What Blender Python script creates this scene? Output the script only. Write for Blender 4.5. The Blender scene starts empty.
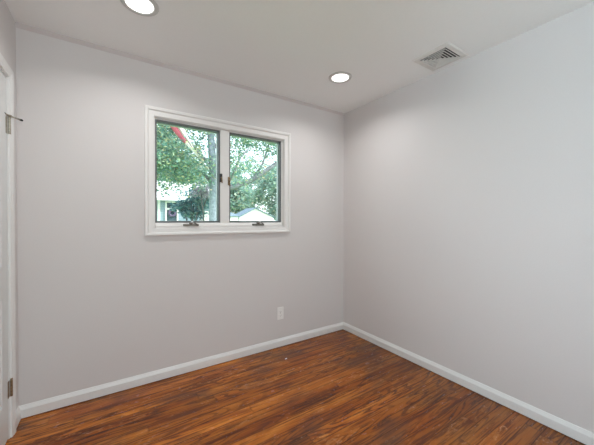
import bpy, bmesh, math, random
from mathutils import Vector, Matrix
random.seed(7)
R = math.radians
S = bpy.context.scene
COL = S.collection

# ------------------------------------------------------------ camera
CAM = Vector((-2.2089, -2.412, 1.2456))
YAW, PITCH, ROLL, FPX = 0.5789, -0.0108, 0.0034, 284.58
fw = Vector((math.sin(YAW)*math.cos(PITCH), math.cos(YAW)*math.cos(PITCH), math.sin(PITCH)))
rt = Vector((math.cos(YAW), -math.sin(YAW), 0)); up = rt.cross(fw)
r2 = rt*math.cos(ROLL) + up*math.sin(ROLL); u2 = -rt*math.sin(ROLL) + up*math.cos(ROLL)
cd = bpy.data.cameras.new('camera'); cam = bpy.data.objects.new('camera', cd); COL.objects.link(cam)
cam.matrix_world = Matrix(((r2.x, u2.x, -fw.x, CAM.x), (r2.y, u2.y, -fw.y, CAM.y), (r2.z, u2.z, -fw.z, CAM.z), (0, 0, 0, 1)))
cd.sensor_width = 36; cd.lens = FPX/594*36; cd.clip_start = .02; cd.clip_end = 500
S.camera = cam

# ------------------------------------------------------------ world, sun, exposure
S.view_settings.view_transform = 'Standard'; S.view_settings.look = 'None'
S.view_settings.gamma = 1; S.view_settings.use_curve_mapping = False
S.view_settings.exposure = 0.0
SKY_STRENGTH = .62
SUN_STRENGTH = 6.5
LAMP_W = 4.75
LAMP_COL = (1.0, .99, .985)
FILL_W = 68.0
FILL_COL = (.73, .87, 1.0)
FILL2_W = 40.0
FILL2_COL = (.94, .97, 1.0)
w = bpy.data.worlds.new('world'); S.world = w; w.use_nodes = True
nt = w.node_tree; nt.nodes.clear()
sky = nt.nodes.new('ShaderNodeTexSky'); sky.sky_type = 'NISHITA'; sky.sun_disc = False
sky.sun_elevation = R(48); sky.sun_rotation = R(220); sky.air_density = 1.0; sky.dust_density = 3.0
wm = nt.nodes.new('ShaderNodeMix'); wm.data_type = 'RGBA'; wm.inputs[0].default_value = .72; wm.inputs[7].default_value = (4.2, 4.4, 4.6, 1)   # thin bright overcast over the sky
bg = nt.nodes.new('ShaderNodeBackground'); bg.inputs[1].default_value = SKY_STRENGTH
wo = nt.nodes.new('ShaderNodeOutputWorld')
nt.links.new(sky.outputs[0], wm.inputs[6]); nt.links.new(wm.outputs[2], bg.inputs[0]); nt.links.new(bg.outputs[0], wo.inputs[0])
sd = bpy.data.lights.new('sun', 'SUN'); sd.energy = SUN_STRENGTH; sd.angle = R(.6); sd.color = (1, .96, .9)
sun = bpy.data.objects.new('sun', sd); COL.objects.link(sun)
sun.rotation_euler = Vector((-.72, .34, -.62)).to_track_quat('-Z', 'Y').to_euler()
S.cycles.max_bounces = 10; S.cycles.diffuse_bounces = 6; S.cycles.transparent_max_bounces = 24
S.cycles.use_denoising = True
S.cycles.sample_clamp_indirect = 6

# ------------------------------------------------------------ dimensions (metres; corner of back and right wall at 0,0)
H, L, D = 2.44, 2.694, 4.30
WT = .13
WX0, WX1, WZ0, WZ1 = -1.938, -.782, 1.172, 2.030      # hole in the back wall

def at(px, py, Y):
    d = fw + r2*((px-297)/FPX) + u2*((222.5-py)/FPX)
    return CAM + d*((Y-CAM.y)/d.y)

# ------------------------------------------------------------ materials
def new_mat(name):
    m = bpy.data.materials.new(name); m.use_nodes = True
    return m, m.node_tree, m.node_tree.nodes['Principled BSDF']
def N(t, typ, **kw):
    n = t.nodes.new(typ)
    for k, v in kw.items(): setattr(n, k, v)
    return n
def simple(name, col, rough=.5, metal=0, noise=.04, scale=30, bump=0.0, emis=None, es=0):
    m, t, b = new_mat(name)
    tc = N(t, 'ShaderNodeTexCoord'); nz = N(t, 'ShaderNodeTexNoise'); nz.inputs['Scale'].default_value = scale
    nz.inputs['Detail'].default_value = 4
    t.links.new(tc.outputs['Object'], nz.inputs['Vector'])
    rp = N(t, 'ShaderNodeValToRGB')
    rp.color_ramp.elements[0].position = .3; rp.color_ramp.elements[1].position = .7
    rp.color_ramp.elements[0].color = tuple(max(0, c*(1-noise)) for c in col)+(1,)
    rp.color_ramp.elements[1].color = tuple(min(1, c*(1+noise)) for c in col)+(1,)
    t.links.new(nz.outputs['Fac'], rp.inputs[0]); t.links.new(rp.outputs[0], b.inputs['Base Color'])
    b.inputs['Roughness'].default_value = rough; b.inputs['Metallic'].default_value = metal
    if bump:
        bp = N(t, 'ShaderNodeBump'); bp.inputs['Strength'].default_value = bump; bp.inputs['Distance'].default_value = .002
        t.links.new(nz.outputs['Fac'], bp.inputs['Height']); t.links.new(bp.outputs[0], b.inputs['Normal'])
    if emis:
        b.inputs['Emission Color'].default_value = emis+(1,); b.inputs['Emission Strength'].default_value = es
    return m

M = {}
M['wall'] = simple('wall_paint', (.70, .672, .662), .75, noise=.01, scale=120, bump=.15)
M['bead'] = simple('pinkish_shaded_bead_paint', (.63, .585, .575), .75, noise=.01, scale=60)  # pinkish tone, darkened to carry the shade under the ceiling
M['ceil'] = simple('ceiling_paint', (.92, .935, .925), .8, noise=.008, scale=90, bump=.1)
M['trim'] = simple('white_trim_paint', (.80, .80, .785), .38, noise=.01, scale=40)
M['wframe'] = simple('window_white_paint', (.80, .785, .765), .4, noise=.01, scale=40)
M['door'] = simple('door_paint', (.74, .755, .745), .4, noise=.012, scale=20)
M['gasket'] = simple('grey_glazing_gasket', (.14, .15, .155), .5, noise=.1)
M['alu'] = simple('grey_exterior_frame', (.22, .26, .26), .5, noise=.1)
M['extw'] = simple('exterior_white_vinyl', (.50, .54, .55), .45, noise=.04)
M['bronze'] = simple('dark_hardware_metal', (.20, .19, .165), .38, .8, noise=.25, scale=60)
M['nickel'] = simple('aged_nickel_metal', (.42, .38, .31), .35, .9, noise=.25, scale=80)
M['brass'] = simple('tarnished_brass_metal', (.30, .21, .12), .4, .8, noise=.35, scale=80)
M['chrome'] = simple('bright_knob_metal', (.85, .85, .85), .2, .6)
M['black'] = simple('black_rubber', (.03, .03, .03), .6)
M['plastic'] = simple('white_outlet_plastic', (.88, .87, .85), .35, noise=.01)
M['slot'] = simple('outlet_slot_dark', (.05, .05, .05), .6)
M['vent'] = simple('vent_white_enamel', (.74, .735, .70), .4, noise=.02)
M['duct'] = simple('duct_dark_interior', (.06, .06, .055), .8, noise=.1)
M['lens'] = simple('downlight_lens', (.9, .9, .9), .4, emis=(1, .98, .95), es=2.5)
M['lamptrim'] = simple('downlight_trim_enamel', (.62, .62, .60), .4, noise=.01)

def mat_glass():
    m = bpy.data.materials.new('window_glass'); m.use_nodes = True; t = m.node_tree; t.nodes.clear()
    o = N(t, 'ShaderNodeOutputMaterial'); mx = N(t, 'ShaderNodeMixShader'); tr = N(t, 'ShaderNodeBsdfTransparent')
    gl = N(t, 'ShaderNodeBsdfGlossy'); fr = N(t, 'ShaderNodeFresnel'); fr.inputs[0].default_value = 1.45
    tr.inputs[0].default_value = (.95, .985, .98, 1); gl.inputs['Roughness'].default_value = .02
    t.links.new(fr.outputs[0], mx.inputs[0]); t.links.new(tr.outputs[0], mx.inputs[1]); t.links.new(gl.outputs[0], mx.inputs[2])
    t.links.new(mx.outputs[0], o.inputs[0]); return m
M['glass'] = mat_glass()

def mth(t, op, a, b=None, c=None):
    n = N(t, 'ShaderNodeMath', operation=op)
    for i, v in enumerate((a, b, c)):
        if v is None: continue
        if isinstance(v, (int, float)): n.inputs[i].default_value = v
        else: t.links.new(v, n.inputs[i])
    return n.outputs[0]
def mixc(t, fac, a, b, mode='MIX'):
    n = N(t, 'ShaderNodeMix', data_type='RGBA', blend_type=mode)
    for s, v in ((n.inputs[0], fac), (n.inputs[6], a), (n.inputs[7], b)):
        if isinstance(v, (int, float)): s.default_value = v
        elif isinstance(v, tuple): s.default_value = v
        else: t.links.new(v, s)
    return n.outputs[2]
def ramp(t, src, stops):
    r = N(t, 'ShaderNodeValToRGB'); e = r.color_ramp.elements
    while len(e) < len(stops): e.new(.5)
    for el, (p, c) in zip(e, stops): el.position = p; el.color = (c if isinstance(c, tuple) else (c, c, c))+(1,)
    t.links.new(src, r.inputs[0]); return r.outputs[0]
def mat_floor():
    m, t, b = new_mat('stained_pine_strip_floor')
    tc = N(t, 'ShaderNodeTexCoord'); sp = N(t, 'ShaderNodeSeparateXYZ'); t.links.new(tc.outputs['Object'], sp.inputs[0])
    x, y = sp.outputs[0], sp.outputs[1]
    Wd = .0825
    yy = mth(t, 'DIVIDE', y, Wd); row = mth(t, 'FLOOR', yy); fy = mth(t, 'FRACT', yy)
    wn = N(t, 'ShaderNodeTexWhiteNoise', noise_dimensions='1D'); t.links.new(row, wn.inputs['W'])
    off = mth(t, 'MULTIPLY', wn.outputs['Value'], 3.1)
    xx = mth(t, 'DIVIDE', mth(t, 'ADD', x, off), 2.3); colm = mth(t, 'FLOOR', xx); fx = mth(t, 'FRACT', xx)
    cb = N(t, 'ShaderNodeCombineXYZ'); t.links.new(row, cb.inputs[0]); t.links.new(colm, cb.inputs[1])
    wid = N(t, 'ShaderNodeTexWhiteNoise', noise_dimensions='2D'); t.links.new(cb.outputs[0], wid.inputs['Vector'])
    idv = wid.outputs['Value']
    def stretched(sx, sy, detail, dist=0.0, rough=.5, idk=17.0):
        c = N(t, 'ShaderNodeCombineXYZ')
        t.links.new(mth(t, 'MULTIPLY', x, sx), c.inputs[0]); t.links.new(mth(t, 'MULTIPLY', y, sy), c.inputs[1])
        t.links.new(mth(t, 'MULTIPLY', idv, idk), c.inputs[2])
        n = N(t, 'ShaderNodeTexNoise'); n.inputs['Scale'].default_value = 1; n.inputs['Detail'].default_value = detail
        n.inputs['Distortion'].default_value = dist; n.inputs['Roughness'].default_value = rough
        t.links.new(c.outputs[0], n.inputs['Vector']); return n.outputs['Fac']
    # cathedral grain = contour lines of a stretched smooth field
    f = stretched(1.05, 9.0, 1.7, .18, .5)
    rings = mth(t, 'MULTIPLY_ADD', mth(t, 'SINE', mth(t, 'MULTIPLY', f, 88)), .5, .5)
    rings = ramp(t, rings, [(.60, 0.0), (.90, 1.0)])
    fine = stretched(2.4, 46, 5, .2, .65, 5)
    ragged = stretched(16, 42, 3, 1.2, .7, 9)
    big = stretched(1.5, 3.2, 2, .5, .5, 0.0)
    patch = stretched(1.7, 9.0, 3, .8, .6, 1.5)
    base = ramp(t, patch, [(.26, (.24, .055, .010)), (.40, (.40, .110, .014)), (.54, (.52, .165, .020)), (.70, (.68, .25, .036))])
    where = stretched(.9, 5.0, 1, .3, .5, 31.0)
    rg = mth(t, 'MULTIPLY', rings, ramp(t, where, [(.38, .12), (.58, 1.0)]))
    rg = mth(t, 'MULTIPLY', rg, ramp(t, ragged, [(.36, .35), (.56, 1.0)]))
    c = mixc(t, mth(t, 'MULTIPLY', rg, .80), base, (.050, .016, .008, 1))
    c = mixc(t, mth(t, 'MULTIPLY', ramp(t, fine, [(.50, 0.0), (.60, 1.0)]), .72), c, (.085, .022, .010, 1))
    pale = mth(t, 'MULTIPLY', ramp(t, f, [(.56, 0.0), (.62, 1.0)]), ramp(t, ragged, [(.50, 0.0), (.58, 1.0)]))
    c = mixc(t, mth(t, 'MULTIPLY', pale, .5), c, (.64, .27, .07, 1))
    # per board tone, slow stains
    c = mixc(t, 1.0, c, ramp(t, idv, [(0, (.72, .66, .62)), (1, (1.20, 1.16, 1.08))]), 'MULTIPLY')
    c = mixc(t, mth(t, 'MULTIPLY', ramp(t, big, [(.34, 1.0), (.46, 0.0)]), .55), c, (.085, .045, .030, 1))
    # boards turn darker and duller towards the right side of the room
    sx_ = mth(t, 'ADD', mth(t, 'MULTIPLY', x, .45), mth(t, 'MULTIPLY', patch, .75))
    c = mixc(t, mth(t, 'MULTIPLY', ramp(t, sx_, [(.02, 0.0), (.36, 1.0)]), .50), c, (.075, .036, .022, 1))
    ex = mth(t, 'MINIMUM', fy, mth(t, 'SUBTRACT', 1, fy)); edge = ramp(t, ex, [(0, 1.0), (.05, 0.0)])
    ex2 = mth(t, 'MINIMUM', fx, mth(t, 'SUBTRACT', 1, fx)); edge2 = ramp(t, ex2, [(0, .35), (.0010, 0.0)])
    e = mth(t, 'MAXIMUM', edge, edge2)
    c = mixc(t, mth(t, 'MULTIPLY', e, .75), c, (.02, .008, .004, 1))
    t.links.new(c, b.inputs['Base Color'])
    b.inputs['Roughness'].default_value = .34
    t.links.new(mth(t, 'MULTIPLY_ADD', ragged, .16, .17), b.inputs['Roughness'])
    b.inputs['Specular IOR Level'].default_value = .36
    bp = N(t, 'ShaderNodeBump'); bp.inputs['Strength'].default_value = .12; bp.inputs['Distance'].default_value = .0015
    h = mth(t, 'SUBTRACT', mth(t, 'MULTIPLY', patch, .8), e)
    t.links.new(h, bp.inputs['Height']); t.links.new(bp.outputs[0], b.inputs['Normal'])
    return m
M['floor'] = mat_floor()

def mat_leaf(name, stops, trans=.35):
    m = bpy.data.materials.new(name); m.use_nodes = True; t = m.node_tree; t.nodes.clear()
    o = N(t, 'ShaderNodeOutputMaterial'); mx = N(t, 'ShaderNodeMixShader'); mx.inputs[0].default_value = trans
    df = N(t, 'ShaderNodeBsdfDiffuse'); tl = N(t, 'ShaderNodeBsdfTranslucent'); g = N(t, 'ShaderNodeNewGeometry')
    c = ramp(t, g.outputs['Random Per Island'], stops)
    t.links.new(c, df.inputs[0]); t.links.new(c, tl.inputs[0])
    t.links.new(df.outputs[0], mx.inputs[1]); t.links.new(tl.outputs[0], mx.inputs[2]); t.links.new(mx.outputs[0], o.inputs[0])
    return m
M['leaf'] = mat_leaf('maple_leaves', [(0, (.11, .27, .24)), (.5, (.26, .44, .37)), (.84, (.42, .57, .36)), (.97, (.62, .58, .34)), (1, (.62, .46, .38))])
M['leaf_far'] = mat_leaf('hazed_distant_leaves', [(0, (.22, .38, .35)), (.6, (.34, .50, .44)), (.9, (.50, .58, .44)), (1, (.60, .54, .44))])  # leaf tones paled so the colour carries the distance haze
M['leaf_shrub'] = mat_leaf('willowy_blue_green_leaves', [(0, (.06, .17, .21)), (.6, (.15, .32, .37)), (1, (.36, .50, .48))])
M['leaf_pink'] = mat_leaf('pale_mauve_blossom', [(0, (.42, .38, .50)), (.7, (.66, .58, .70)), (1, (.45, .50, .46))])
M['bark'] = simple('grey_bark', (.21, .225, .25), .9, noise=.35, scale=9, bump=.8)
M['bark_pale'] = simple('pale_blue_grey_bark', (.24, .29, .34), .9, noise=.35, scale=9, bump=.8)
M['stem'] = simple('dark_stem_bark', (.12, .13, .14), .9, noise=.3, scale=12)
M['lawn'] = simple('lawn_grass', (.16, .30, .09), .9, noise=.4, scale=3)
M['siding'] = None
def mat_siding():
    m, t, b = new_mat('blue_grey_clapboard')
    tc = N(t, 'ShaderNodeTexCoord'); sp = N(t, 'ShaderNodeSeparateXYZ'); t.links.new(tc.outputs['Object'], sp.inputs[0])
    f = mth(t, 'FRACT', mth(t, 'DIVIDE', sp.outputs[2], .14))
    c = ramp(t, f, [(0, (.10, .14, .17)), (.08, (.27, .37, .46)), (1, (.30, .41, .50))])
    t.links.new(c, b.inputs['Base Color']); b.inputs['Roughness'].default_value = .6; return m
M['siding'] = mat_siding()
M['roofw'] = simple('pale_roof_shingles', (.74, .76, .78), .8, noise=.08, scale=6)
M['roofb'] = simple('blue_grey_roof_shingles', (.13, .19, .25), .85, noise=.12, scale=5)
M['housew'] = simple('white_house_trim', (.88, .88, .88), .5, noise=.02)
M['darkglass'] = simple('dark_house_window_glass', (.06, .10, .13), .12, noise=.2, scale=2)
M['wreath'] = simple('purple_grey_wreath', (.14, .11, .20), .9, noise=.4, scale=20)
M['red'] = simple('red_flag_stripe', (.66, .13, .22), .7, noise=.05)
M['white_cloth'] = simple('white_flag_stripe', (.88, .86, .88), .7, noise=.03)
M['pole'] = simple('grey_flagpole', (.45, .42, .38), .5, noise=.05)

# ------------------------------------------------------------ mesh helpers
class MB:
    def __init__(s): s.v = []; s.f = []; s.mi = []
    def add(s, v, f, mi=0):
        n = len(s.v); s.v += [tuple(p) for p in v]; s.f += [tuple(n+i for i in q) for q in f]; s.mi += [mi]*len(f); return s
    def box(s, a, b, mi=0):
        (x0, y0, z0), (x1, y1, z1) = a, b
        x0, x1 = sorted((x0, x1)); y0, y1 = sorted((y0, y1)); z0, z1 = sorted((z0, z1))
        return s.add([(x0,y0,z0),(x1,y0,z0),(x1,y1,z0),(x0,y1,z0),(x0,y0,z1),(x1,y0,z1),(x1,y1,z1),(x0,y1,z1)],
              [(0,3,2,1),(4,5,6,7),(0,1,5,4),(1,2,6,5),(2,3,7,6),(3,0,4,7)], mi)
    def tube(s, pts, rad, n=10, mi=0, cap=True):
        pts = [Vector(p) for p in pts]
        if isinstance(rad, (int, float)): rad = [rad]*len(pts)
        vs = []; ref = None
        for i, p in enumerate(pts):
            d = (pts[min(i+1, len(pts)-1)]-pts[max(i-1, 0)]).normalized()
            if ref is None: ref = Vector((0, 0, 1)) if abs(d.z) < .9 else Vector((1, 0, 0))
            a = d.cross(ref).normalized(); b = a.cross(d).normalized(); ref = b
            for k in range(n):
                t = 2*math.pi*k/n; vs.append(p+(a*math.cos(t)+b*math.sin(t))*rad[i])
        fs = [(i*n+k, i*n+(k+1) % n, (i+1)*n+(k+1) % n, (i+1)*n+k) for i in range(len(pts)-1) for k in range(n)]
        if cap: fs += [tuple(range(n)), tuple((len(pts)-1)*n+k for k in range(n))]
        return s.add(vs, fs, mi)
    def lathe(s, prof, c, axis='z', n=40, mi=0):
        vs = []
        for r, h in prof:
            for k in range(n):
                t = 2*math.pi*k/n; a, b = r*math.cos(t), r*math.sin(t)
                vs.append((c[0]+a, c[1]+b, c[2]+h) if axis == 'z' else ((c[0]+a, c[1]+h, c[2]+b) if axis == 'y' else (c[0]+h, c[1]+a, c[2]+b)))
        fs = [(i*n+k, i*n+(k+1) % n, (i+1)*n+(k+1) % n, (i+1)*n+k) for i in range(len(prof)-1) for k in range(n)]
        fs += [tuple(range(n)), tuple((len(prof)-1)*n+k for k in range(n))]
        return s.add(vs, fs, mi)
    def prism(s, prof, a, b, up_=Vector((0, 0, 1)), out=None, mi=0):
        """profile (o,h) along out / up swept from a to b"""
        a, b = Vector(a), Vector(b); out = Vector(out)
        vs = [a+out*o+up_*h for o, h in prof]+[b+out*o+up_*h for o, h in prof]; n = len(prof)
        fs = [(i, (i+1) % n, n+(i+1) % n, n+i) for i in range(n)]+[tuple(range(n)), tuple(range(n, 2*n))]
        return s.add(vs, fs, mi)
    def build(s, name, mats, parent=None, bevel=0, smooth=False, origin=None, seg=2):
        me = bpy.data.meshes.new(name)
        o0 = Vector(origin) if origin is not None else Vector((0, 0, 0))
        me.from_pydata([tuple(Vector(p)-o0) for p in s.v], [], s.f)
        mats = mats if isinstance(mats, (list, tuple)) else [mats]
        for m in mats: me.materials.append(m)
        for p, i in zip(me.polygons, s.mi): p.material_index = i; p.use_smooth = smooth
        bm = bmesh.new(); bm.from_mesh(me); bmesh.ops.recalc_face_normals(bm, faces=bm.faces); bm.to_mesh(me); bm.free()
        o = bpy.data.objects.new(name, me); COL.objects.link(o)
        o.location = o0
        if parent is not None:
            o.parent = parent; o.location = o0-world_loc(parent)
        if bevel:
            md = o.modifiers.new('bevel', 'BEVEL'); md.width = bevel; md.segments = seg; md.limit_method = 'ANGLE'; md.angle_limit = R(35)
        return o
def world_loc(o):
    l = Vector(o.location)
    while o.parent: o = o.parent; l = l+Vector(o.location)
    return l
def tag(o, label=None, cat=None, group=None, kind=None):
    for k, v in (('label', label), ('category', cat), ('group', group), ('kind', kind)):
        if v: o[k] = v
    return o
def empty(name, loc):
    o = bpy.data.objects.new(name, None); COL.objects.link(o); o.location = loc; o.empty_display_size = .1; return o
def struct(name, mb, m, **kw): return tag(mb.build(name, m, **kw), kind='structure')

# ------------------------------------------------------------ room shell
T = WT
struct('floor', MB().box((-L-T, -D-T, -.08), (T, T, 0)), M['floor'])
struct('ceiling', MB().box((-L-T, -D-T, H), (T, T, H+.12)), M['ceil'])
mb = MB()
mb.box((-L-T, 0, 0), (WX0, T, H)); mb.box((WX1, 0, 0), (T, T, H))
mb.box((WX0, 0, 0), (WX1, T, WZ0)); mb.box((WX0, 0, WZ1), (WX1, T, H))
struct('wall_back', mb, M['wall'])
struct('wall_right', MB().box((0, -D, 0), (T, 0, H)), M['wall'])
# door opening in the left wall
DY0, DY1, DH = -.186, -.966, 2.036
mb = MB()
WY0, WY1, FZ0, FZ1 = -3.95, -2.65, .85, 2.05        # unseen second window, added in the left wall to light the room
mb.box((-L-T, DY0, 0), (-L, 0, H)); mb.box((-L-T, WY1, 0), (-L, DY1, H)); mb.box((-L-T, -D, 0), (-L, WY0, H))
mb.box((-L-T, WY0, 0), (-L, WY1, FZ0)); mb.box((-L-T, WY0, FZ1), (-L, WY1, H)); mb.box((-L-T, DY1, DH), (-L, DY0, H))
mb.box((-L-T, DY1, 0), (-L-T+.02, DY0, DH))
struct('wall_left', mb, M['wall'])
VX0, VX1 = -2.62, -1.46        # unseen third window, added behind the camera for more light
mb = MB()
mb.box((-L-T, -D-T, 0), (VX0, -D, H)); mb.box((VX1, -D-T, 0), (T, -D, H))
mb.box((VX0, -D-T, 0), (VX1, -D, FZ0)); mb.box((VX0, -D-T, FZ1), (VX1, -D, H))
struct('wall_front', mb, M['wall'])

# baseboards: flat face with a bevelled cap
BP = [(0, .005), (.014, .005), (.014, .056), (.0125, .060), (.006, .074), (.004, .080), (0, .081)]
def base(name, a, b, out): return struct(name, MB().prism(BP, a, b, out=out), M['trim'])
base('baseboard_back', (-L, 0, 0), (0, 0, 0), (0, -1, 0))
base('baseboard_right', (0, 0, 0), (0, -D, 0), (-1, 0, 0))
b_ = MB().prism(BP, (-L, 0, 0), (-L, -.131, 0), out=(1, 0, 0)).prism(BP, (-L, DY1-.056, 0), (-L, -D, 0), out=(1, 0, 0))
struct('baseboard_left', b_, M['trim'])
base('baseboard_front', (-L, -D, 0), (0, -D, 0), (0, 1, 0))
# small bead under the ceiling on the window wall
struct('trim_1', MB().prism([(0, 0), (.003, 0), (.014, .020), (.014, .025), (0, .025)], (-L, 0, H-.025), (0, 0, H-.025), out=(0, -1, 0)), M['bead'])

# ------------------------------------------------------------ door in the left wall
door = tag(empty('door_1', (-L, DY0, 0)), kind='structure')
CP = [(0, 0), (.010, 0), (.012, .003), (.012, .014), (.016, .022), (.018, .038), (.018, .047), (.011, .050), (0, .050)]
mb = MB()
yi, yo, zt = DY0+.004, DY1-.004, DH+.004
def mitre(mb, o, A, B, C_, D_, axis):
    """casing legs: profile (thickness, width) swept with mitred corners; axis maps (thick, u, v)"""
    n = len(CP)
    rings = []
    for t, wd in CP: rings.append([axis(t, A[0]+A[2]*wd, A[1]+A[3]*wd), axis(t, B[0]+B[2]*wd, B[1]+B[3]*wd)])
    vs = [r[0] for r in rings]+[r[1] for r in rings]
    mb.add(vs, [(i, (i+1) % n, n+(i+1) % n, n+i) for i in range(n)]+[tuple(range(n)), tuple(range(n, 2*n))])
ax = lambda t, u, v: (-L+t, u, v)
mitre(mb, 0, (yi, 0, 1, 0), (yi, zt, 1, 1), 0, 0, ax)
mitre(mb, 0, (yi, zt, 1, 1), (yo, zt, -1, 1), 0, 0, ax)
mitre(mb, 0, (yo, zt, -1, 1), (yo, 0, -1, 0), 0, 0, ax)
mb.build('door_casing', M['trim'], door)
mb = MB()
mb.box((-L-T+.021, DY0-.004, 0), (-L+.001, DY0+.004, DH)).box((-L-T+.021, DY1-.004, 0), (-L+.001, DY1+.004, DH)).box((-L-T+.021, DY1, DH-.004), (-L+.001, DY0, DH+.004))
mb.build('door_jamb', M['trim'], door)
# six panel leaf
ly0, ly1, lz0, lz1 = DY0-.008, DY1+.008, .016, DH-.010
xa, xb = -L-.036, -L-.001
st = .105; mid = (ly0+ly1)/2
rails = [(lz0, .235), (.82, .985), (1.62, 1.72), (lz1-.11, lz1)]
mb = MB()
mb.box((xa, ly0-st, lz0), (xb, ly0, lz1)).box((xa, ly1, lz0), (xb, ly1+st, lz1)).box((xa, mid-.05, lz0), (xb, mid+.05, lz1))
for a, b in rails: mb.box((xa, ly1+st, a), (xb, mid-.05, b)).box((xa, mid+.05, a), (xb, ly0-st, b))
leaf = mb.build('door_leaf', M['door'], door)
def raised(mb, y0, y1, z0, z1):
    y0, y1 = sorted((y0, y1))
    def loop(i, x): return [(x, y0+i, z0+i), (x, y1-i, z0+i), (x, y1-i, z1-i), (x, y0+i, z1-i)]
    v = loop(0, xb)+loop(.012, xb-.010)+loop(.02, xb-.010)+loop(.045, xb-.003)
    f = [(4*k+i, 4*k+(i+1) % 4, 4*k+4+(i+1) % 4, 4*k+4+i) for k in range(3) for i in range(4)]+[(12, 13, 14, 15)]
    mb.add(v, f)
for k in range(3):
    for a, b in ((ly1+st, mid-.05), (mid+.05, ly0-st)):
        mb = MB(); raised(mb, a, b, rails[k][1], rails[k+1][0]); mb.box((xa+.004, a, rails[k][1]), (xa+.018, b, rails[k+1][0]))
        mb.build('door_panel', M['door'], leaf)
def hinge(zc, mat, stop):
    hx, hy = -L+.008, DY0+.008
    mb = MB().box((-L-.0005, hy+.003, zc-.047), (-L+.0025, hy+.016, zc+.047)).box((-L-.0008, hy-.030, zc-.047), (-L+.0015, hy-.003, zc+.047))
    h = mb.build('hinge', mat, door, bevel=.0006)
    mb = MB()
    for k in range(5): mb.lathe([(.0062, 0), (.0062, .0180)], (hx, hy, zc-.047+k*.0189), n=16)
    mb.lathe([(.004, 0), (.0062, .002), (.0062, .006), (.003, .009)], (hx, hy, zc+.047), n=16)
    mb.build('hinge_knuckle', mat, h, smooth=False)
    if stop:
        a = Vector((hx, hy, zc+.056)); e = Vector((-2.652, -.128, zc+.056))
        mb = MB().lathe([(.010, -.005), (.010, .005)], a, n=18)
        mb.tube([a+Vector((-.012, -.035, .002)), a, a+(e-a)*.5, e], [.0045, .005, .004, .0045], 10)
        s_ = mb.build('door_stop', mat, h, smooth=True)
        MB().tube([e, e+(e-a).normalized()*.014], [.0058, .0050], 14).build('rubber_tip', M['black'], s_)
        MB().tube([a+Vector((-.012, -.035, .002)), a+Vector((-.014, -.048, .002))], [.0052, .0055], 14).build('rubber_pad', M['black'], s_)
hinge(1.767, M['nickel'], True)
hinge(.283, M['brass'], False)
kx, ky, kz = -L, ly1+.065, .96
MB().lathe([(.030, 0), (.030, .004), (.012, .009), (.011, .032), (.024, .040), (.027, .052), (.020, .064), (.004, .067)], (kx, ky, kz), axis='x', n=28).build('door_knob', M['nickel'], leaf, smooth=True)

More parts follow.
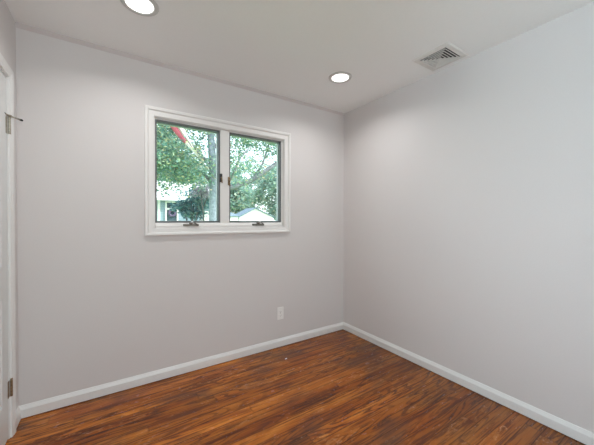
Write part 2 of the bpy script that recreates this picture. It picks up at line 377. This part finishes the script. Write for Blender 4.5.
# ------------------------------------------------------------ windows
def make_window(name, y_in, s, x0, x1, z0, z1, mull, hardware=True, k=1.0):
    """y_in: room face of the wall, s: +1 when outside is +y. x0..z1 the hole."""
    Y = lambda d: y_in+s*d
    root = tag(empty(name, ((x0+x1)/2, y_in, z0)), kind='structure')
    # jamb liner inside the wall thickness
    mb = MB()
    mb.box((x0, Y(-.0), z0), (x0+.010, Y(WT), z1)).box((x1-.010, Y(-.0), z0), (x1, Y(WT), z1))
    mb.box((x0, Y(0), z1-.010), (x1, Y(WT), z1)).box((x0, Y(0), z0), (x1, Y(WT), z0+.010))
    mb.build('jamb_liner', M['wframe'], root)
    # picture-frame casing with an outer band
    xi0, xi1, zi0, zi1 = x0+.006, x1-.006, z0+.0, z1-.004
    CPW = [(0, 0), (.009, 0), (.011, .004), (.012, .036), (.014, .040), (.021, .044), (.023, .050), (.023, .062), (.019, .067), (0, .067)]
    mb = MB()
    def leg(A, B, prof):
        n = len(prof); vs = [(A[0]+A[2]*wd, Y(-t), A[1]+A[3]*wd) for t, wd in prof]+[(B[0]+B[2]*wd, Y(-t), B[1]+B[3]*wd) for t, wd in prof]
        mb.add(vs, [(i, (i+1) % n, n+(i+1) % n, n+i) for i in range(n)]+[tuple(range(n)), tuple(range(n, 2*n))])
    k1 = .80
    leg((xi0, zi0, -1, -k1), (xi0, zi1, -1, 1), CPW); leg((xi0, zi1, -1, 1), (xi1, zi1, 1, 1), CPW)
    leg((xi1, zi1, 1, 1), (xi1, zi0, 1, -k1), CPW); leg((xi1, zi0, 1, -k1), (xi0, zi0, -1, -k1), CPW)
    mb.build('window_casing', M['wframe'], root)
    # white window frame: stiles, head, sill rail, mullion
    fx0, fx1, fz0, fz1 = x0+.010, x1-.010, z0+.010, z1-.010
    gx0, gx1, gz0, gz1 = x0+.014, x1-.026, z0+.044, z1-.018      # clear opening at the frame face
    mb = MB()
    mb.box((fx0, Y(.016), fz0), (gx0, Y(.10), fz1)).box((gx1, Y(.016), fz0), (fx1, Y(.10), fz1))
    mb.box((gx0, Y(.016), gz1), (gx1, Y(.10), fz1))
    # sloping sill rail
    vs = [(x, Y(d), z) for x in (gx0, gx1) for d, z in ((-.004, fz0-.010), (-.004, fz0+.010), (.010, gz0-.004), (.016, gz0), (.10, gz0), (.10, fz0-.010))]
    mb.add(vs, [(i, (i+1) % 6, 6+(i+1) % 6, 6+i) for i in range(6)]+[tuple(range(6)), tuple(range(6, 12))])
    mb.build('window_frame', M['wframe'], root, bevel=.0015)
    bays = [(gx0, mull[0]), (mull[1], gx1)]
    MB().box((mull[0], Y(.012), fz0+.01), (mull[1], Y(.10), fz1)).build('mullion', M['wframe'], root, bevel=.002)
    for bi, (a, b) in enumerate(bays):
        g = .011
        def ringbox(mb, a, b, c, d, w_, y0, y1, wt=None):
            wt = wt or w_
            mb.box((a, Y(y0), c), (a+w_, Y(y1), d)).box((b-w_, Y(y0), c), (b, Y(y1), d))
            mb.box((a+w_, Y(y0), d-wt), (b-w_, Y(y1), d)).box((a+w_, Y(y0), c), (b-w_, Y(y1), c+w_))
        mb = MB(); ringbox(mb, a, b, gz0, gz1, .0085, .022, .048)
        sash = mb.build('sash', M['alu'], root, bevel=.001)
        mb = MB(); ringbox(mb, a+.002, b-.002, gz0+.002, gz1-.002, .0095, .018, .024)
        mb.build('gasket', M['gasket'], sash)
        mb = MB(); ringbox(mb, a+.0005, b-.0005, gz0+.0005, gz1-.0005, .015, .056, .085, .016)
        mb.build('outer_sash_rail', M['extw'], sash)
        MB().box((a+.004, Y(.050), gz0+.004), (b-.004, Y(.054), gz1-.004)).build('pane', M['glass'], sash)
        if hardware:
            # folding crank operator on the sill rail
            cx = -1.664 if bi == 0 else -1.065; cz = 1.196
            c = MB().box((cx-.060, Y(-.012), cz-.009), (cx+.060, Y(.022), cz+.009)).build('crank_operator', M['bronze'], root, bevel=.004, seg=3)
            mb = MB().lathe([(.013, .016), (.013, -.004), (.009, -.016), (.007, -.020)], (cx, y_in, cz+.012), axis='y', n=20)
            mb.tube([(cx, Y(-.018), cz+.013), (cx+.012, Y(-.026), cz+.020), (cx+.030, Y(-.028), cz+.014), (cx+.048, Y(-.026), cz+.003)], [.006, .0055, .005, .0045], 10)
            mb.build('crank_handle', M['bronze'], c, smooth=True)
            MB().lathe([(.004, .010), (.010, .005), (.012, 0), (.010, -.006), (.004, -.010)], (cx+.004, Y(-.026), cz+.024), n=18).build('crank_knob', M['chrome'], c, smooth=True)
            # sash lock
            lx = mull[0]+.006 if bi == 0 else mull[1]-.003; lz = 1.602 if bi == 0 else 1.580
            lk = MB().box((lx-.011, Y(.002), lz-.036), (lx+.009, Y(.016), lz+.036)).build('sash_lock', M['brass'] if bi else M['black'], root, bevel=.003)
            MB().tube([(lx, Y(.004), lz+.006), (lx, Y(-.010), lz-.008), (lx+.002, Y(-.012), lz-.046)], [.006, .005, .004], 10).build('lock_lever', M['brass'], lk, smooth=True)
    # outer sill and brickmould
    MB().box((x0-.04, Y(WT+.001), z0-.04), (x1+.04, Y(WT+.05), z0-.006)).build('outer_sill', M['extw'], root)
    return root
make_window('window_1', 0, 1, WX0, WX1, WZ0, WZ1, (-1.417, -1.337))
ww = (WY1-WY0)/2
win2 = make_window('added_window_2', 0, 1, -ww, ww, FZ0, FZ1, (-.04, .04), hardware=False)
win2.location = (-L, (WY0+WY1)/2, FZ0); win2.rotation_euler = (0, 0, R(90))
make_window('added_window_3', -D, -1, VX0, VX1, FZ0, FZ1, ((VX0+VX1)/2-.04, (VX0+VX1)/2+.04), hardware=False)
# fill lights added outside the two unseen windows to brighten the room
def window_fill(loc, rx, rz, w_, e, col):
    ad = bpy.data.lights.new('window_fill', 'AREA'); ad.shape = 'RECTANGLE'; ad.size = w_; ad.size_y = FZ1-FZ0-.06
    ad.energy = e; ad.color = col
    ao = bpy.data.objects.new('window_fill', ad); COL.objects.link(ao); ao.location = loc; ao.rotation_euler = (R(rx), 0, rz)
window_fill((-L-T-.24, (WY0+WY1)/2, (FZ0+FZ1)/2-.05), 114, R(-90), WY1-WY0-.06, FILL_W, FILL_COL)
window_fill(((VX0+VX1)/2, -D-T-.06, (FZ0+FZ1)/2), 90, 0, VX1-VX0-.06, FILL2_W, FILL2_COL)

# ------------------------------------------------------------ ceiling lights
def downlight(x, y, label, group='round recessed ceiling lights'):
    root = tag(empty('recessed_light', (x, y, H)), label, 'ceiling light', group)
    MB().lathe([(.0705, -.0005), (.0705, -.006), (.074, -.009), (.092, -.007), (.0965, -.003), (.0965, -.0005)], (x, y, H), n=64).build('trim_ring', M['lamptrim'], root, smooth=True)
    MB().lathe([(.070, -.001), (.070, -.004), (.05, -.0045), (.001, -.005)], (x, y, H), n=64).build('lens', M['lens'], root)
    ld = bpy.data.lights.new('lamp', 'AREA'); ld.shape = 'DISK'; ld.size = .128; ld.spread = R(150); ld.energy = LAMP_W; ld.color = LAMP_COL
    lo = bpy.data.objects.new('lamp', ld); COL.objects.link(lo); lo.parent = root; lo.location = (0, 0, -.0075)
    return root
downlight(-2.072, -.600, 'round white recessed light at the left, cut by the top edge of the photo')
downlight(-.594, -.597, 'round white recessed light near the corner, between the window wall and the air vent')

# ------------------------------------------------------------ ceiling vent: four-way register
vx, vy = -.181, -1.222
vent = tag(empty('ceiling_vent', (vx, vy, H)), 'square white louvered air vent in the ceiling beside the right wall', 'air vent')
def sq_ring(mb, prof):
    n = len(prof); vs = []
    for hw, h in prof:
        vs += [(vx-hw, vy-hw, H+h), (vx+hw, vy-hw, H+h), (vx+hw, vy+hw, H+h), (vx-hw, vy+hw, H+h)]
    mb.add(vs, [(4*i+k, 4*i+(k+1) % 4, 4*((i+1) % n)+(k+1) % 4, 4*((i+1) % n)+k) for i in range(n) for k in range(4)])
mb = MB(); sq_ring(mb, [(.137, -.0005), (.137, -.003), (.128, -.008), (.106, -.010), (.100, -.010), (.100, -.0005)]); mb.build('vent_frame', M['vent'], vent)
MB().box((vx-.100, vy-.100, H-.003), (vx+.100, vy+.100, H-.0005)).build('duct_opening', M['duct'], vent)
for k in range(5):
    r_ = .095-k*.0195
    mb = MB(); sq_ring(mb, [(r_-.0050, -.0150), (r_, -.0150), (r_+.0005, -.0138), (r_-.0095, -.003), (r_-.0125, -.003)])
    mb.build('louver', M['vent'], vent)
MB().box((vx-.106, vy+.02, H-.022), (vx-.101, vy+.026, H-.009)).build('damper_lever', M['vent'], vent, bevel=.001)

# ------------------------------------------------------------ wall outlet
ox, oz = -.826, .327
out = tag(empty('wall_outlet', (ox, 0, oz)), 'white duplex wall outlet low on the window wall', 'outlet')
MB().box((ox-.036, -.006, oz-.060), (ox+.036, -.0003, oz+.060)).build('cover_plate', M['plastic'], out, bevel=.003, seg=3)
for dz in (-.0195, .0195):
    mb = MB(); n = 24
    pts = [(max(-.0165, min(.0165, .0185*math.cos(2*math.pi*k/n))), .0135*math.sin(2*math.pi*k/n)) for k in range(n)]
    mb.add([(ox+a, -.0055, oz+dz+b) for a, b in pts]+[(ox+a, -.0085, oz+dz+b) for a, b in pts],
           [(k, (k+1) % n, n+(k+1) % n, n+k) for k in range(n)]+[tuple(range(n)), tuple(range(n, 2*n))])
    s_ = mb.build('socket', M['plastic'], out)
    for dx, hh in ((-.006, .0045), (.006, .0036)):
        MB().box((ox+dx-.0009, -.0088, oz+dz+.002-hh), (ox+dx+.0009, -.0084, oz+dz+.002+hh)).build('slot', M['slot'], s_)
    MB().lathe([(.0022, 0), (.0022, .0004)], (ox, -.0088, oz+dz-.008), axis='y', n=12).build('slot', M['slot'], s_)
MB().lathe([(.003, 0), (.0025, -.0015)], (ox, -.0058, oz), axis='y', n=14).build('screw', M['nickel'], out)

# paper fleck lying on the floor
fx_, fy_ = -.905, -.245
fv = [(fx_-.010, fy_-.004, .0004), (fx_+.008, fy_-.006, .002), (fx_+.011, fy_+.005, .004), (fx_-.007, fy_+.006, .0015)]
mb = MB(); mb.add(fv+[(a, b, c+.0006) for a, b, c in fv], [(0, 3, 2, 1), (4, 5, 6, 7), (0, 1, 5, 4), (1, 2, 6, 5), (2, 3, 7, 6), (3, 0, 4, 7)])
tag(mb.build('paper_scrap', M['white_cloth'], origin=(fx_, fy_, .0)), 'tiny white scrap lying on the wood floor near the back corner', 'scrap')

# ------------------------------------------------------------ outdoors
GZ = -.45
struct('ground', MB().box((-60, .30, GZ-.2), (110, 130, GZ)), M['lawn'])

def foliage(name, m, parent, blobs, n, size, clump=.34, seed=1, long=1.0, droop=0):
    rnd = random.Random(seed); vs = []; fs = []
    vol = [b[1][0]*b[1][1]*b[1][2] for b in blobs]; tot = sum(vol)
    for (c, rad), v_ in zip(blobs, vol):
        cnt = int(n*v_/tot); per = 34
        for _ in range(max(1, cnt//per)):
            while True:
                q = Vector((rnd.uniform(-1, 1), rnd.uniform(-1, 1), rnd.uniform(-1, 1)))
                if q.length <= 1 and (q.length > .45 or rnd.random() < .35): break
            cc = Vector((c[0]+q.x*rad[0], c[1]+q.y*rad[1], c[2]+q.z*rad[2]))
            for _ in range(per):
                p = cc+Vector((rnd.gauss(0, clump), rnd.gauss(0, clump), rnd.gauss(0, clump*.7)))
                a = Vector((rnd.gauss(0, 1), rnd.gauss(0, 1), rnd.gauss(0, .5)-droop)).normalized()
                nrm = Vector((rnd.gauss(0, .7), rnd.gauss(0, .7), 1)).normalized()
                b = a.cross(nrm).normalized(); s_ = size*rnd.uniform(.65, 1.3); k = len(vs)
                f_ = a.cross(b)*s_*.15
                vs += [p-a*s_*.55*long, p+b*s_*.42+f_, p+a*s_*.6*long, p-b*s_*.42+f_]
                fs += [(k, k+1, k+2), (k, k+2, k+3)]
    me = bpy.data.meshes.new(name); o0 = world_loc(parent)
    me.from_pydata([tuple(v-o0) for v in vs], [], fs); me.materials.append(m)
    o = bpy.data.objects.new(name, me); COL.objects.link(o); o.parent = parent
    return o

# the big shade tree in front of the neighbours
tb = at(213, 205, 9.6); tx = tb.x
tree = tag(empty('shade_tree', (tx-.05, 9.6, GZ)), 'big leafy tree with pale grey trunk seen at the right of the left pane', 'tree')
P = lambda px, py, Y: at(px, py, Y)
trunk_pts = [Vector((tx-.02, 9.6, GZ)), Vector((tx, 9.6, 1.0)), P(213.5, 190, 9.6), P(212.5, 160, 9.6), P(210.5, 130, 9.6), P(208, 100, 9.6), P(207, 60, 9.6)]
MB().tube(trunk_pts, [.24, .17, .165, .155, .14, .11, .06], 14).build('trunk', M['bark_pale'], tree, smooth=True)
def branch(pts, r0, r1):
    n = len(pts); MB().tube(pts, [r0+(r1-r0)*i/(n-1) for i in range(n)], 8).build('branch', M['bark'], tree, smooth=True)
branch([P(214, 192, 9.6), P(222, 189, 9.55), P(235, 186.5, 9.5), P(252, 180, 9.4), P(264, 172, 9.3), P(277, 163, 9.2), P(296, 150, 9.0)], .14, .075)
branch([P(252, 180, 9.4), P(262, 165, 9.5), P(268, 148, 9.6), P(272, 128, 9.7)], .055, .025)
branch([P(213, 172, 9.6), P(205, 160, 9.4), P(196, 150, 9.1), P(186, 136, 8.8)], .07, .03)
branch([P(213, 185, 9.6), P(204, 174, 9.9), P(190, 166, 10.2), P(172, 158, 10.6)], .07, .03)
branch([P(211, 150, 9.6), P(228, 136, 10.0), P(246, 118, 10.4), P(262, 95, 10.8)], .08, .04)
branch([P(226, 188, 9.55), P(234, 172, 9.2), P(240, 158, 8.9), P(251, 146, 8.7)], .06, .025)
bl = []
def blob(px, py, Y, r, ry=None, rz=None):
    c = at(px, py, Y); bl.append((c, (r, ry or r, rz or r*.7)))
blob(168, 150, 9.4, 1.0); blob(172, 172, 10.0, .95); blob(190, 160, 9.6, .95); blob(160, 128, 9.6, 1.1)
blob(185, 182, 10.3, .7, None, .40); blob(200, 176, 9.6, .7, None, .45); blob(188, 138, 9.9, .9); blob(160, 182, 10.0, .6, None, .5)
blob(238, 140, 9.6, .85, None, .5); blob(236, 172, 9.0, .8, None, .5); blob(272, 145, 9.6, .9, None, .6); blob(262, 170, 9.4, .5, None, .3)
blob(272, 172, 9.2, .4, None, .25); blob(140, 150, 9.4, 1.3); blob(300, 140, 9.6, 1.2)
blob(205, 90, 10, 2.4, 2.2, 1.3); blob(150, 95, 9.8, 1.6); blob(265, 95, 10.2, 1.7, None, .9); blob(232, 155, 10.6, .5); blob(243, 138, 9.4, .7, None, .45); blob(264, 142, 9.3, .7, None, .5); blob(236, 160, 9.3, .5, None, .4); blob(268, 153, 9.4, .4, None, .25)
foliage('foliage', M['leaf'], tree, bl, 42000, .100, .24, 3)

# small many-stemmed ornamental tree in front of the house
sb = at(193, 225, 12.5)
shrub = tag(empty('ornamental_shrub', (sb.x, 12.5, GZ)), 'bushy many-stemmed shrub with narrow blue-green leaves in front of the blue house', 'shrub')
mb = MB(); rnd = random.Random(5)
tips = []
for k in range(9):
    tgt = at(181+k*3.4, 194+abs(k-4)*2.2+rnd.uniform(-2, 3), 12.5+rnd.uniform(-.4, .4)); b0 = Vector((sb.x+rnd.uniform(-.12, .12), 12.5+rnd.uniform(-.1, .1), GZ))
    m1 = b0.lerp(tgt, .5)+Vector((0, 0, .25)); tips.append(tgt)
    mb.tube([b0, b0.lerp(m1, .5)+Vector((0, 0, .12)), m1, tgt], [.035, .03, .024, .01], 6)
mb.build('stems', M['stem'], shrub, smooth=True)
bl2 = [(t, (.30, .30, .28)) for t in tips]+[(at(188, 212, 12.5), (.35, .35, .3)), (at(200, 210, 12.5), (.4, .35, .3)), (at(205, 204, 12.5), (.25, .3, .22))]
foliage('foliage', M['leaf_shrub'], shrub, bl2, 1500, .13, .17, 8, long=1.7, droop=.3)
# pale blossoming tree right of it
pb = at(203, 225, 11.2)
pk = tag(empty('blossom_tree', (pb.x, 11.2, GZ)), 'small tree with pale mauve blossom between the shrub and the grey trunk', 'tree')
mb = MB(); mb.tube([(pb.x, 11.2, GZ), at(203.5, 215, 11.2), at(202, 203, 11.2), at(201, 190, 11.2)], [.05, .045, .035, .015], 8)
mb.tube([at(203, 208, 11.2), at(207, 198, 11.3), at(208, 190, 11.3)], [.03, .02, .01], 6)
mb.build('trunk', M['stem'], pk, smooth=True)
foliage('foliage', M['leaf_pink'], pk, [(at(200, 188, 11.2), (.38, .35, .24)), (at(206, 194, 11.2), (.24, .3, .26)), (at(194, 192, 11.2), (.2, .3, .15))], 1100, .075, .10, 9)

# neighbour's house
HY = 16.0
house = tag(empty('house', (0, HY, GZ)), 'blue-grey house with pale roof and white-framed window behind the shrub', 'house')
hx0, hx1, ez = -8.0, 3.3, 2.36
MB().box((hx0, HY, GZ), (hx1, HY+7, ez+.02)).build('house_wall', M['siding'], house)
rx0, rx1 = hx0-.4, hx1+.35
mb = MB(); rz = 3.75
mb.add([(rx0, HY-.35, ez-.03), (rx1, HY-.35, ez-.03), (rx1, HY+3.5, rz), (rx0, HY+3.5, rz), (rx1, HY+7.35, ez-.03), (rx0, HY+7.35, ez-.03),
        (rx0, HY-.35, ez+.12), (rx1, HY-.35, ez+.12), (rx1, HY+3.5, rz+.15), (rx0, HY+3.5, rz+.15), (rx1, HY+7.35, ez+.12), (rx0, HY+7.35, ez+.12)],
       [(0, 1, 2, 3), (3, 2, 4, 5), (6, 7, 8, 9), (9, 8, 10, 11), (0, 1, 7, 6), (1, 2, 8, 7), (2, 4, 10, 8), (4, 5, 11, 10), (5, 3, 9, 11), (3, 0, 6, 9)])
mb.build('roof', M['roofw'], house)
for gx in (hx0, hx1-.02): mb = MB(); mb.add([(gx, HY, ez), (gx, HY+7, ez), (gx, HY+3.5, rz-.02), (gx+.02, HY, ez), (gx+.02, HY+7, ez), (gx+.02, HY+3.5, rz-.02)], [(0, 1, 2), (3, 4, 5), (0, 1, 4, 3), (1, 2, 5, 4), (2, 0, 3, 5)]); mb.build('gable', M['siding'], house)
def hwin(x0, x1, z0, z1, wreath=False):
    mb = MB(); f_ = .085; y0, y1 = HY-.06, HY+.02
    mb.box((x0, y0, z0), (x0+f_, y1, z1)).box((x1-f_, y0, z0), (x1, y1, z1)).box((x0+f_, y0, z1-f_), (x1-f_, y1, z1)).box((x0+f_, y0, z0), (x1-f_, y1, z0+f_))
    zm = z0+(z1-z0)*.66; mb.box((x0+f_, y0+.01, zm-.06), (x1-f_, y1, zm+.06))
    wn_ = mb.build('house_window', M['housew'], house)
    MB().box((x0+f_, HY-.02, z0+f_), (x1-f_, HY-.005, z1-f_)).build('pane', M['darkglass'], wn_)
    return wn_
a0 = at(165.2, 219, HY).x; a1 = at(178.2, 219, HY).x
w1 = hwin(a0, a1, .95, 2.30)
pc = at(172, 213, HY)
hwin(-2.6, -1.4, 1.1, 2.2); hwin(-5.6, -4.4, 1.1, 2.2)
MB().box((hx1-.12, HY-.03, GZ), (hx1+.03, HY, ez)).build('corner_board', M['housew'], house)
MB().box((at(158.5, 210, HY).x-.05, HY-.03, GZ), (at(158.5, 210, HY).x+.09, HY, ez)).build('trim_board', M['housew'], house)
mb = MB(); n, m_ = 24, 8; vs = []
for i in range(n):
    for j in range(m_):
        A, B = 2*math.pi*i/n, 2*math.pi*j/m_; r_ = .17+.06*math.cos(B)*(1+.15*math.sin(5*A)); vs.append((pc.x+r_*math.cos(A), HY-.10+.05*math.sin(B), pc.z+r_*math.sin(A)))
mb.add(vs, [(i*m_+j, ((i+1) % n)*m_+j, ((i+1) % n)*m_+(j+1) % m_, i*m_+(j+1) % m_) for i in range(n) for j in range(m_)])
tag(mb.build('wreath', M['wreath'], smooth=True, origin=pc), 'round purple-grey wreath hanging on the blue house window', 'wreath')

# white panel fence to the right of the house
f0, f1 = at(201, 219, 14.6), at(213.5, 219, 14.6); fz = at(207, 211, 14.6).z
fence = tag(empty('panel_fence', (f0.x, 14.6, GZ)), 'white panel fence between the blue house and the grey tree trunk', 'fence')
pl = f1.x-f0.x+.25
for x in (f0.x, f0.x+pl): MB().box((x-.06, 14.54, GZ), (x+.06, 14.66, fz+.10)).build('post', M['housew'], fence, bevel=.01)
mb = MB(); x = f0.x; y_ = x+.064
while y_ < x+pl-.19: mb.box((y_, 14.59, GZ+.06), (y_+.126, 14.61, fz)); y_ += .134
mb.box((x+.06, 14.57, fz-.10), (x+pl-.06, 14.63, fz)).box((x+.06, 14.57, GZ+.08), (x+pl-.06, 14.63, GZ+.2))
mb.build('fence_panel', M['housew'], fence)

# white garage far behind on the right
GY = 38.0
g0, g1, ga = at(239.5, 219, GY).x, at(273, 219, GY).x, at(255, 207.6, GY)
gar = tag(empty('garage', (ga.x, GY, GZ)), 'white gabled garage at the bottom of the right pane', 'garage')
gez = at(255, 216.0, GY).z
MB().box((g0, GY, GZ), (g1, GY+3, gez)).add([(g0, GY, gez), (g1, GY, gez), (ga.x, GY, ga.z-.1), (g0, GY+.1, gez), (g1, GY+.1, gez), (ga.x, GY+.1, ga.z-.1)], [(0, 1, 2), (3, 4, 5), (0, 2, 5, 3), (1, 2, 5, 4), (0, 1, 4, 3)]).build('garage_wall', M['housew'], gar)
mb = MB()
for xe in (g0-.4, g1+.4):
    sl = (ga.z-gez)/(ga.x-g0); zz = gez-.4*sl
    mb.add([(xe, GY-.3, zz), (ga.x, GY-.3, ga.z), (ga.x, GY+3.3, ga.z), (xe, GY+3.3, zz), (xe, GY-.3, zz-.12), (ga.x, GY-.3, ga.z-.12), (ga.x, GY+3.3, ga.z-.12), (xe, GY+3.3, zz-.12)],
           [(0, 1, 2, 3), (4, 5, 6, 7), (0, 1, 5, 4), (1, 2, 6, 5), (2, 3, 7, 6), (3, 0, 4, 7)])
mb.build('roof', M['roofb'], gar)
MB().box((ga.x-1.4, GY-.04, GZ), (ga.x+1.4, GY, 1.6)).build('garage_door', M['housew'], gar)
# low white shed wing beside the garage
s0, s1 = at(224, 219, 33).x, at(238, 219, 33).x
shed = tag(empty('shed', (s0, 33, GZ)), 'low white shed with blue-grey roof left of the garage', 'shed')
sz = at(232, 216.5, 33).z
MB().box((s0, 33, GZ), (s1, 36, sz)).build('shed_wall', M['housew'], shed)
st_ = at(232, 212.5, 33).z
mb = MB(); mb.add([(s0-.2, 32.8, sz), (s1+.2, 32.8, sz), (s1+.2, 36.2, st_), (s0-.2, 36.2, st_), (s0-.2, 32.8, sz+.1), (s1+.2, 32.8, sz+.1), (s1+.2, 36.2, st_+.1), (s0-.2, 36.2, st_+.1)],
    [(0, 1, 2, 3), (4, 5, 6, 7), (0, 1, 5, 4), (1, 2, 6, 5), (2, 3, 7, 6), (3, 0, 4, 7)]); mb.build('roof', M['roofb'], shed)

# distant trees
k = 0
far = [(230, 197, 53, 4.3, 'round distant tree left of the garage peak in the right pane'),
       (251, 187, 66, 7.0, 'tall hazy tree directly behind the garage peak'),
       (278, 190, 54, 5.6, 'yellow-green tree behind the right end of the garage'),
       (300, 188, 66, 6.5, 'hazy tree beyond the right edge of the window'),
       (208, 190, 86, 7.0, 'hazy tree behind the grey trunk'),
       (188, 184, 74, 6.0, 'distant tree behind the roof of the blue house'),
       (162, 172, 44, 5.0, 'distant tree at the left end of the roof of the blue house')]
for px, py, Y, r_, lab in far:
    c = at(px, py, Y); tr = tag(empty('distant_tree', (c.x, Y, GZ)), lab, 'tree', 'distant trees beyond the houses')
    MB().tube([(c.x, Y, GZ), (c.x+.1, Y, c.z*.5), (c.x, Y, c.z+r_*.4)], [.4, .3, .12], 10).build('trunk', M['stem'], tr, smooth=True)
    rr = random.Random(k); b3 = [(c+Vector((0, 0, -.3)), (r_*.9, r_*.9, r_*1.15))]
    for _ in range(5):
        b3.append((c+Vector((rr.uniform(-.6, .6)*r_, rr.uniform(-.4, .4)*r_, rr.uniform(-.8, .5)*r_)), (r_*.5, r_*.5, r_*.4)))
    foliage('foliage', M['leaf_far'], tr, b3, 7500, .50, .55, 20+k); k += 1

# flag on a slanted pole fixed to the trunk
FYY = 8.1
pA, pB = at(214, 178, 9.45), at(165, 108, FYY-.6)
flag = tag(empty('flag', pA), 'red and white striped flag drooping from a slanted pole beside the tree', 'flag')
MB().tube([pA, pB], [.020, .014], 10).build('flagpole', M['pole'], flag, smooth=True)
q0, q1 = at(198.5, 157.5, 8.75), at(163.5, 106, FYY-.62)
mb = MB(); nu, nv = 26, 9; vs = []
ax_ = (q1-q0).normalized(); sd_ = Vector((ax_.z, 0, -ax_.x)).normalized()
for i in range(nu):
    u = i/(nu-1)
    for j in range(nv):
        v = j/(nv-1)-.5
        wd = .03+.34*min(1, u*1.7)**1.05
        p = q0.lerp(q1, u)+sd_*(v*wd)+Vector((0, 1, 0))*(.07*math.sin(v*15+u*4)*min(1, u*3)+.02)
        vs.append(p)
fs = []; mi = []
for i in range(nu-1):
    for j in range(nv-1):
        fs.append((i*nv+j, i*nv+j+1, (i+1)*nv+j+1, (i+1)*nv+j)); mi.append(1 if j >= 4 or i < 9 else 0)
mb.add(vs, fs); mb.mi = mi
fl = mb.build('flag_cloth', [M['red'], M['white_cloth']], flag, smooth=True)
sm = fl.modifiers.new('thick', 'SOLIDIFY'); sm.thickness = .004
